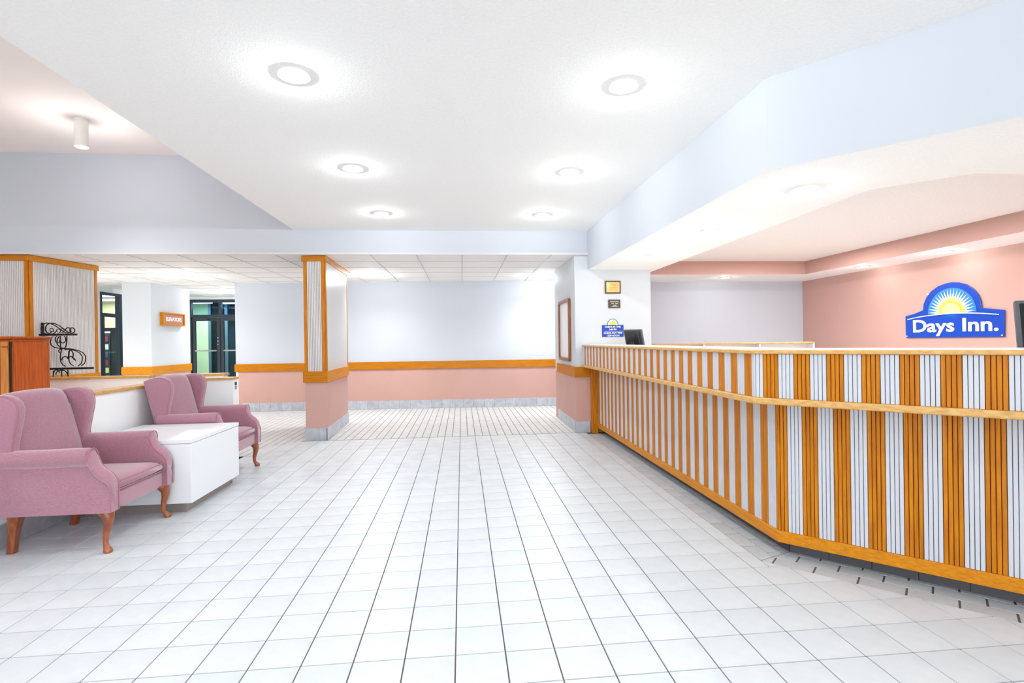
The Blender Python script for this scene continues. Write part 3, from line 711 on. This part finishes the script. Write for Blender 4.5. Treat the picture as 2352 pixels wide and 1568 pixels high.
        mb.loft([sq(-.635, s * .262, 0, .022), sq(-.615, s * .272, .12, .022), sq(-.575, s * .30, .255, .033)]); mb.build('leg', 'leg_wood', c, bevel=.005)
    return c
ch = make_chair(); ch.location = (-2.192, 3.805, 0)
tag(ch, 'mauve wing chair nearer the viewer, in front of the white table', 'armchair', 'mauve wing chairs')
c2 = copy_tree(ch); c2.location = (-2.148, 5.405, 0); c2['label'] = 'mauve wing chair farther back, partly hidden by the white table'

# ------------------------------------------------------------------ reception counter
rc = empty('reception_counter', (0, 0, 0)); tag(rc, 'long angled reception counter faced with oak and white slats', 'counter')
DX = Vector((r2, -r2, 0)); DL = 2.3
def line_pts(off):               # counter line pushed out by off towards the lobby: far end, corner, near end
    x = 1.84 - off; k = off * math.tan(math.pi / 8); cy = 2.897 - k
    return Vector((x, 7.03, 0)), Vector((x, cy, 0)), Vector((x, cy, 0)) + DX * DL
def band(name, off_front, off_back, z0, z1, m, yfar=7.03, **kw):
    a, b, c_ = line_pts(off_front); d, e, f = line_pts(off_back)
    mb = MB(); mb.prism([(a.x, yfar), (b.x, b.y), (c_.x, c_.y), (f.x, f.y), (e.x, e.y), (d.x, yfar)], z0, z1)
    return mb.build(name, m, rc, **kw)
body = band('carcass', -.012, -.20, .08, .905, 'slat_back', 6.99)
band('upper_box', .180 - .012, -.16, .944, 1.188, 'slat_back', 7.035)
kick = band('kick_board', -.098, -.13, 0, .081, 'armoire_dark', 6.93)
band('bottom_rail', .006, -.011, .077, .146, 'oak_along_y', 6.955, bevel=.004)
band('ledge_moulding', .200, -.011, .906, .943, 'oak_pale', 7.035, bevel=.008, seg=3)
band('top_edge', .197, .170, 1.189, 1.212, 'oak_pale', 7.035, bevel=.006, seg=3)
band('countertop', .169, -.17, 1.189, 1.2155, 'laminate', 7.035, bevel=.001)
mb = MB(); mb.box(1.757, 1.84, 6.96, 7.04, .0, .905); mb.build('end_post', 'oak_vertical', rc, bevel=.003)
desk = empty('staff_desk', (0, 0, 0)); tag(desk, 'lower work desk hidden behind the reception counter', 'desk')
a, b, c_ = line_pts(-.215); d, e, f = line_pts(-.95)
mb = MB(); P6 = [(a.x, 6.99), (b.x, b.y), (c_.x, c_.y), (f.x, f.y), (e.x, e.y), (d.x, 6.99)]; mb.prism(P6, .72, .749); mb.build('work_surface', 'laminate', desk, bevel=.003)
d, e, f = line_pts(-.37)
mb = MB(); mb.prism([(a.x, 6.98), (b.x, b.y), (c_.x, c_.y), (f.x, f.y), (e.x, e.y), (d.x, 6.98)], 0, .719); mb.build('base_panel', 'paint_white', desk)
# kick tiles
a, b, c_ = line_pts(-.097)
def face_run(mk, p0, d, L, off): pass
for (p0, d, L, n_) in ((Vector((b.x, b.y, 0)), Vector((0, 1, 0)), 4.0, Vector((-1, 0, 0))), (Vector((b.x, b.y, 0)), DX, DL - .1, Vector((-r2, -r2, 0)))):
    s = .0
    while s < L:
        mb = MB(); mb.obox(p0 + d * (s + .0015), d * min(.1995, L - s), n_ * .008, (0, 0, .078)); mb.build('kick_tile', 'kick_tile', rc); s += .2025
# slats: 4 oak then 4 white
PIT = .0775 / 4
def slat_runs():
    runs = []
    # (corner point, direction, length, outward normal, z0, z1, phase: distance from corner where an oak group starts)
    a, b, c_ = line_pts(0); runs.append((b, Vector((0, 1, 0)), 6.955 - b.y, Vector((-1, 0, 0)), .147, .905, .098 - .0, 'lower'))
    runs.append((b, DX, DL - .02, Vector((-r2, -r2, 0)), .147, .905, .130, 'lower'))
    a, b, c_ = line_pts(.180); runs.append((b, Vector((0, 1, 0)), 7.03 - b.y, Vector((-1, 0, 0)), .944, 1.188, .030, 'upper'))
    runs.append((b, DX, DL - .02, Vector((-r2, -r2, 0)), .944, 1.188, .046, 'upper'))
    return runs
slats = []
for b, d, L, n_, z0, z1, ph, kind in slat_runs():
    k0 = int(math.floor(-ph / PIT)) - 1; k = k0
    while True:
        s0 = ph + k * PIT; s1 = s0 + PIT
        if s0 >= L - .004: break
        white = (k // 4) % 2 == 1
        lo, hi = max(s0, 0.0), min(s1, L)
        if hi - lo > .004:
            p = b + d * ((lo + hi) / 2); q0 = px((b + d * lo).to_tuple()[:2] + (z1,)); q1 = px((b + d * hi).to_tuple()[:2] + (z1,))
            vis = 0
            if q0 and q1:
                vis = abs(q1[0] - q0[0]); 
                if min(q0[0], q1[0]) > 2360: vis = 0
            slats.append((vis, b, d, lo, hi, n_, z0, z1, white))
        k += 1
slats.sort(key=lambda t_: -t_[0])
def slat_geo(mb, b, d, lo, hi, n_, z0, z1, mi):
    gpp = .0011; lo_, hi_ = lo + gpp, hi - gpp; o = b - n_ * .0115 + Vector((0, 0, z0)); h = (0, 0, z1 - z0)
    mb.extr([o + d * lo_, o + d * hi_, o + d * hi_ + n_ * .009, o + d * (hi_ - .0015) + n_ * .0115, o + d * (lo_ + .0015) + n_ * .0115, o + d * lo_ + n_ * .009], h, mi)
rest = MB()
for i, (vis, b, d, lo, hi, n_, z0, z1, wh) in enumerate(slats):
    if i < 300 and vis > 0:
        mb = MB(); slat_geo(mb, b, d, lo, hi, n_, z0, z1, 0); mb.build('white_slat' if wh else 'oak_slat', 'slat_white' if wh else 'oak_vertical', rc)
    else: slat_geo(rest, b, d, lo, hi, n_, z0, z1, 1 if wh else 0)
o = rest.build('slat_field', ['oak_vertical', 'slat_white'], rc); o['kind'] = 'stuff'

# ------------------------------------------------------------------ things on the counter and walls
def monitor(name, loc, rz, w, h, tilt, label, zoff):
    t = empty(name, loc, rz); tag(t, label, 'monitor')
    ct, st_ = math.cos(tilt), math.sin(tilt)
    def bx(x0, x1, y0, y1, z0, z1, m, nm, bev=.004):
        mb = MB(); mb.box(x0, x1, y0, y1, z0, z1)
        mb.v = [(x, y * ct - z * st_, y * st_ + z * ct + zoff) for x, y, z in mb.v]
        return mb.build(nm, m, t, bevel=bev)
    bx(-w / 2, w / 2, -.02, .012, -h / 2, h / 2, 'bezel_grey', 'bezel', .006)
    bx(-w / 2 + .03, w / 2 - .03, .012, .045, -h / 2 + .03, h / 2 - .02, 'black_plastic', 'rear_shell', .015)
    bx(-w / 2 + .018, w / 2 - .018, -.0215, -.0195, -h / 2 + .02, h / 2 - .018, 'screen_glass', 'screen', .001)
    mb = MB(); mb.box(-.03, .03, .03, .07, .01, zoff); mb.build('stand', 'black_plastic', t, bevel=.004)
    mb = MB(); mb.box(-.11, .11, -.06, .14, 0, .015); mb.build('foot', 'black_plastic', t, bevel=.004)
    return t
monitor('computer_monitor', (2.23, 6.56, .75), math.radians(127), .27, .32, math.radians(-16), 'small grey backed monitor behind the far end of the counter', .50)
monitor('computer_monitor', (3.07, 2.32, .75), math.radians(-37), .45, .40, math.radians(-14), 'large black monitor rising behind the angled end of the counter', .51)

h = empty('desk_hutch', (2.68, 7.40, 0)); tag(h, 'low white hutch with a pale oak top behind the counter', 'hutch')
a_ = Vector((2.70, 7.25, 0)); b_ = Vector((4.62, 6.42, 0)); d_ = (b_ - a_).normalized(); n_ = Vector((-d_.y, d_.x, 0)); Lh = (b_ - a_).length
def hb(nm, s0, s1, t0, t1, z0, z1, m, bev=.003):
    mb = MB(); mb.obox(a_ + d_ * s0 + n_ * t0 + Vector((0, 0, z0)) - h.location, d_ * (s1 - s0), n_ * (t1 - t0), (0, 0, z1 - z0)); return mb.build(nm, m, h, bevel=bev)
hb('top_board', 0, Lh, 0, .32, 1.192, 1.210, 'oak_pale'); hb('back_panel', 0, Lh, .30, .315, .76, 1.19, 'paint_white')
hb('desk_top', 0, Lh, -.02, .5, .73, .76, 'laminate'); hb('base_unit', .02, Lh - .02, .02, .48, 0, .729, 'paint_white')
for s in (0, Lh * .34, Lh * .68, Lh - .02): hb('divider', s, s + .02, .01, .298, .76, 1.19, 'paint_white')

# framed board on the pier's side
t = empty('framed_board', (1.56, 7.74, 1.43)); tag(t, 'tall brown framed board hung on the side of the white pier', 'frame')
def rrect(hw, hh, r, n=5):
    pts = []
    for cx, cy, a0 in ((hw - r, hh - r, 0), (-hw + r, hh - r, 90), (-hw + r, -hh + r, 180), (hw - r, -hh + r, 270)):
        pts += [(cx + r * math.cos(math.radians(a0 + 90 * k / n)), cy + r * math.sin(math.radians(a0 + 90 * k / n))) for k in range(n + 1)]
    return pts
o_ = rrect(.40, .455, .05); i_ = rrect(.355, .41, .03)
mb = MB(); rings = []
for sc, x in ((o_, 0), (o_, -.038), (i_, -.038), (i_, -.012)): rings.append([(x, p[0], p[1]) for p in sc])
mb.loft(rings, caps=False); mb.f = [f[::-1] for f in mb.f]; mb.build('frame', 'board_frame', t, smooth=True, ang=30)
mb = MB(); mb.extr([(-.013, p[0], p[1]) for p in i_], (.012, 0, 0)); mb.build('board', 'board_face', t)
# plaques
t = empty('wall_plaque', (2.096, 7.06, 2.006)); tag(t, 'gold certificate plaque with a dark wooden border, topmost on the white wall', 'plaque')
mb = MB(); mb.box(-.113, .113, -.018, 0, -.089, .089); mb.build('backing', 'plaque_dark', t, bevel=.004)
mb = MB(); mb.box(-.093, .093, -.022, -.018, -.069, .069); mb.build('plate', 'plaque_gold', t)
for z, w_ in ((.035, .055), (.015, .055), (-.004, .055), (-.03, .06)):
    mb = MB(); mb.box(-w_, w_, -.0235, -.022, z - .0025, z + .0025); mb.build('engraved_line', 'plaque_line', t)
t = empty('wall_plaque', (2.115, 7.06, 1.776)); tag(t, 'small dark bronze plaque below the gold one', 'plaque')
mb = MB(); mb.box(-.085, .085, -.015, 0, -.058, .058); mb.build('plate', 'plaque_bronze', t, bevel=.002)
for z, x0, x1 in ((.030, -.06, .06), (.005, -.045, -.01), (.003, .01, .05), (-.022, -.02, .03), (-.038, -.04, .05)):
    mb = MB(); mb.box(x0, x1, -.0175, -.015, z - .006, z + .006); mb.build('raised_line', 'plaque_letter', t, bevel=.001)
# check-in notice
t = empty('check_in_sign', (2.09, 7.06, 1.40)); tag(t, 'small blue check-in time sign with a yellow half sun on top', 'sign')
mb = MB(); mb.box(-.153, .153, -.006, 0, -.083, .083); mb.build('panel', 'small_blue', t)
mb = MB(); mb.extr([(.081 * math.cos(math.pi * k / 20), 0, .083 + .088 * math.sin(math.pi * k / 20)) for k in range(21)], (0, -.004, 0)); mb.build('half_disc', 'small_teal', t)
mb = MB(); mb.extr([(.068 * math.cos(math.pi * k / 20), -.0045, .085 + .074 * math.sin(math.pi * k / 20)) for k in range(21)], (0, -.001, 0)); mb.build('sun_glow', 'sign_ray', t)
mb = MB(); mb.extr([(.045 * math.cos(math.pi * k / 20), -.006, .085 + .05 * math.sin(math.pi * k / 20)) for k in range(21)], (0, -.001, 0)); mb.build('sun', 'sign_yellow', t)
mb = MB(); mb.box(-.12, .15, -.008, -.006, -.008, -.005); mb.build('divider_line', 'sign_white', t)
for tx, z, s in (('CHECK-IN TIME', .045, .032), ('3:00 PM', .010, .032), ('CHECK-OUT TIME', -.040, .032), ('12:00 NOON', -.075, .032)):
    text_mesh(tx, s, .0005, 'sign_white', 'lettering', t, (0 if tx != 'CHECK-OUT TIME' else 0, -.0072, z), (1, 0, 0), (0, 0, 1), 'CENTER', .0006)

# ------------------------------------------------------------------ wall sign with the sunrise
t = empty('wall_sign', (5.965, 5.82, 1.25)); tag(t, 'blue wall sign with a yellow sunburst and white lettering', 'sign')
O = Vector((5.965, 5.82, 1.25))
def sy(y, z, x=5.95): return Vector((x, y, z)) - O
arch = [(6.19, 1.60), (6.18, 1.68), (6.14, 1.76), (6.07, 1.835), (5.98, 1.885), (5.88, 1.91), (5.79, 1.917), (5.70, 1.905), (5.60, 1.87), (5.52, 1.81), (5.465, 1.74), (5.435, 1.66), (5.427, 1.585)]
outl = [(6.459, 1.535), (6.33, 1.558)] + arch + [(5.30, 1.562), (5.175, 1.545), (5.18, 1.247), (6.455, 1.244)]
mb = MB(); mb.extr([sy(y, z, 5.962) for y, z in outl], (-.014, 0, 0)); mb.build('panel', 'sign_blue', t, bevel=.004)
# pale inner arch field
SC = (5.80, 1.545)
def fan(r0y, r0z, x, th, m, nm, a0=0, a1=180, n=28):
    pts = [sy(SC[0] + r0y * math.cos(math.radians(a0 + (a1 - a0) * k / n)), SC[1] + r0z * math.sin(math.radians(a0 + (a1 - a0) * k / n)), x) for k in range(n + 1)]
    mb = MB(); mb.extr(pts, (-th, 0, 0)); return mb.build(nm, m, t)
fan(.315, .305, 5.947, .0015, 'sign_blue_light', 'sky_field')
nr = 21
for k in range(nr):
    a = math.radians(3 + 174 * k / (nr - 1)); da = math.radians(3.9)
    def P(r, an, x): return sy(SC[0] + r * 1.03 * math.cos(an), SC[1] + r * math.sin(an), x)
    mb = MB(); mb.extr([P(.10, a - da * 1.1, 5.945), P(.19, a - da * .95, 5.945), P(.292, a, 5.945), P(.19, a + da * .95, 5.945), P(.10, a + da * 1.1, 5.945)], (-.0015, 0, 0)); mb.build('ray', 'sign_ray', t)
    mb = MB(); mb.extr([P(.08, a - da, 5.9432), P(.13, a - da * 1.05, 5.9432), P(.215, a, 5.9432), P(.13, a + da * 1.05, 5.9432), P(.08, a + da, 5.9432)], (-.0012, 0, 0)); mb.build('inner_ray', 'sign_yellow', t)
fan(.125, .125, 5.9415, .001, 'sign_cream', 'sun')
# lower rays
for k in range(15):
    a = math.radians(192 + 156 * k / 14); da = math.radians(2.0)
    def P2(r, an, x): return sy(SC[0] + r * 1.6 * math.cos(an), 1.535 + r * .85 * math.sin(an), x)
    mb = MB(); mb.extr([P2(.02, a - da, 5.9472), P2(.10, a, 5.9472), P2(.02, a + da, 5.9472)], (-.0008, 0, 0)); mb.build('reflected_ray', 'sign_cyan', t)
hz = cat([(6.418, 1.484), (6.25, 1.508), (6.05, 1.524), (5.80, 1.533), (5.6, 1.528), (5.4, 1.512), (5.225, 1.492)], 4)
top = [(y, z + .009 + .004 * (1 - abs(i / (len(hz) - 1) * 2 - 1))) for i, (y, z) in enumerate(hz)]
for i in range(len(hz) - 1): pass
mb = MB()
for i in range(len(hz) - 1): mb.extr([sy(*hz[i], 5.941), sy(*hz[i + 1], 5.941), sy(*top[i + 1], 5.941), sy(*top[i], 5.941)], (-.002, 0, 0))
mb.build('horizon_line', 'sign_white', t)
def width(txt, size):
    cu = bpy.data.curves.new('t', 'FONT'); cu.body = txt; cu.size = size; to = bpy.data.objects.new('t', cu); COL.objects.link(to); bpy.context.view_layer.update()
    w_ = to.dimensions.x; bpy.data.objects.remove(to); bpy.data.curves.remove(cu); return w_
WORD = 'Days Inn.'; FS = .221; SX = 1.36; w1 = width('l', FS)
for i, chx in enumerate(WORD):
    if chx == ' ': continue
    adv = width(WORD[:i] + 'l', FS) - w1 if i else 0
    text_mesh(chx, FS, .002, 'sign_white', 'letter', t, sy(6.350 - adv * SX, 1.320, 5.944), (0, -1, 0), (0, 0, 1), 'LEFT', .0050, SX, 1.0)
for y, z in ((6.436, 1.266), (5.200, 1.266), (6.11, 1.80)):
    mb = MB(); mb.tube([sy(y, z, 5.949), sy(y, z, 5.943)], .008, 10); mb.build('screw', 'sign_white', t)
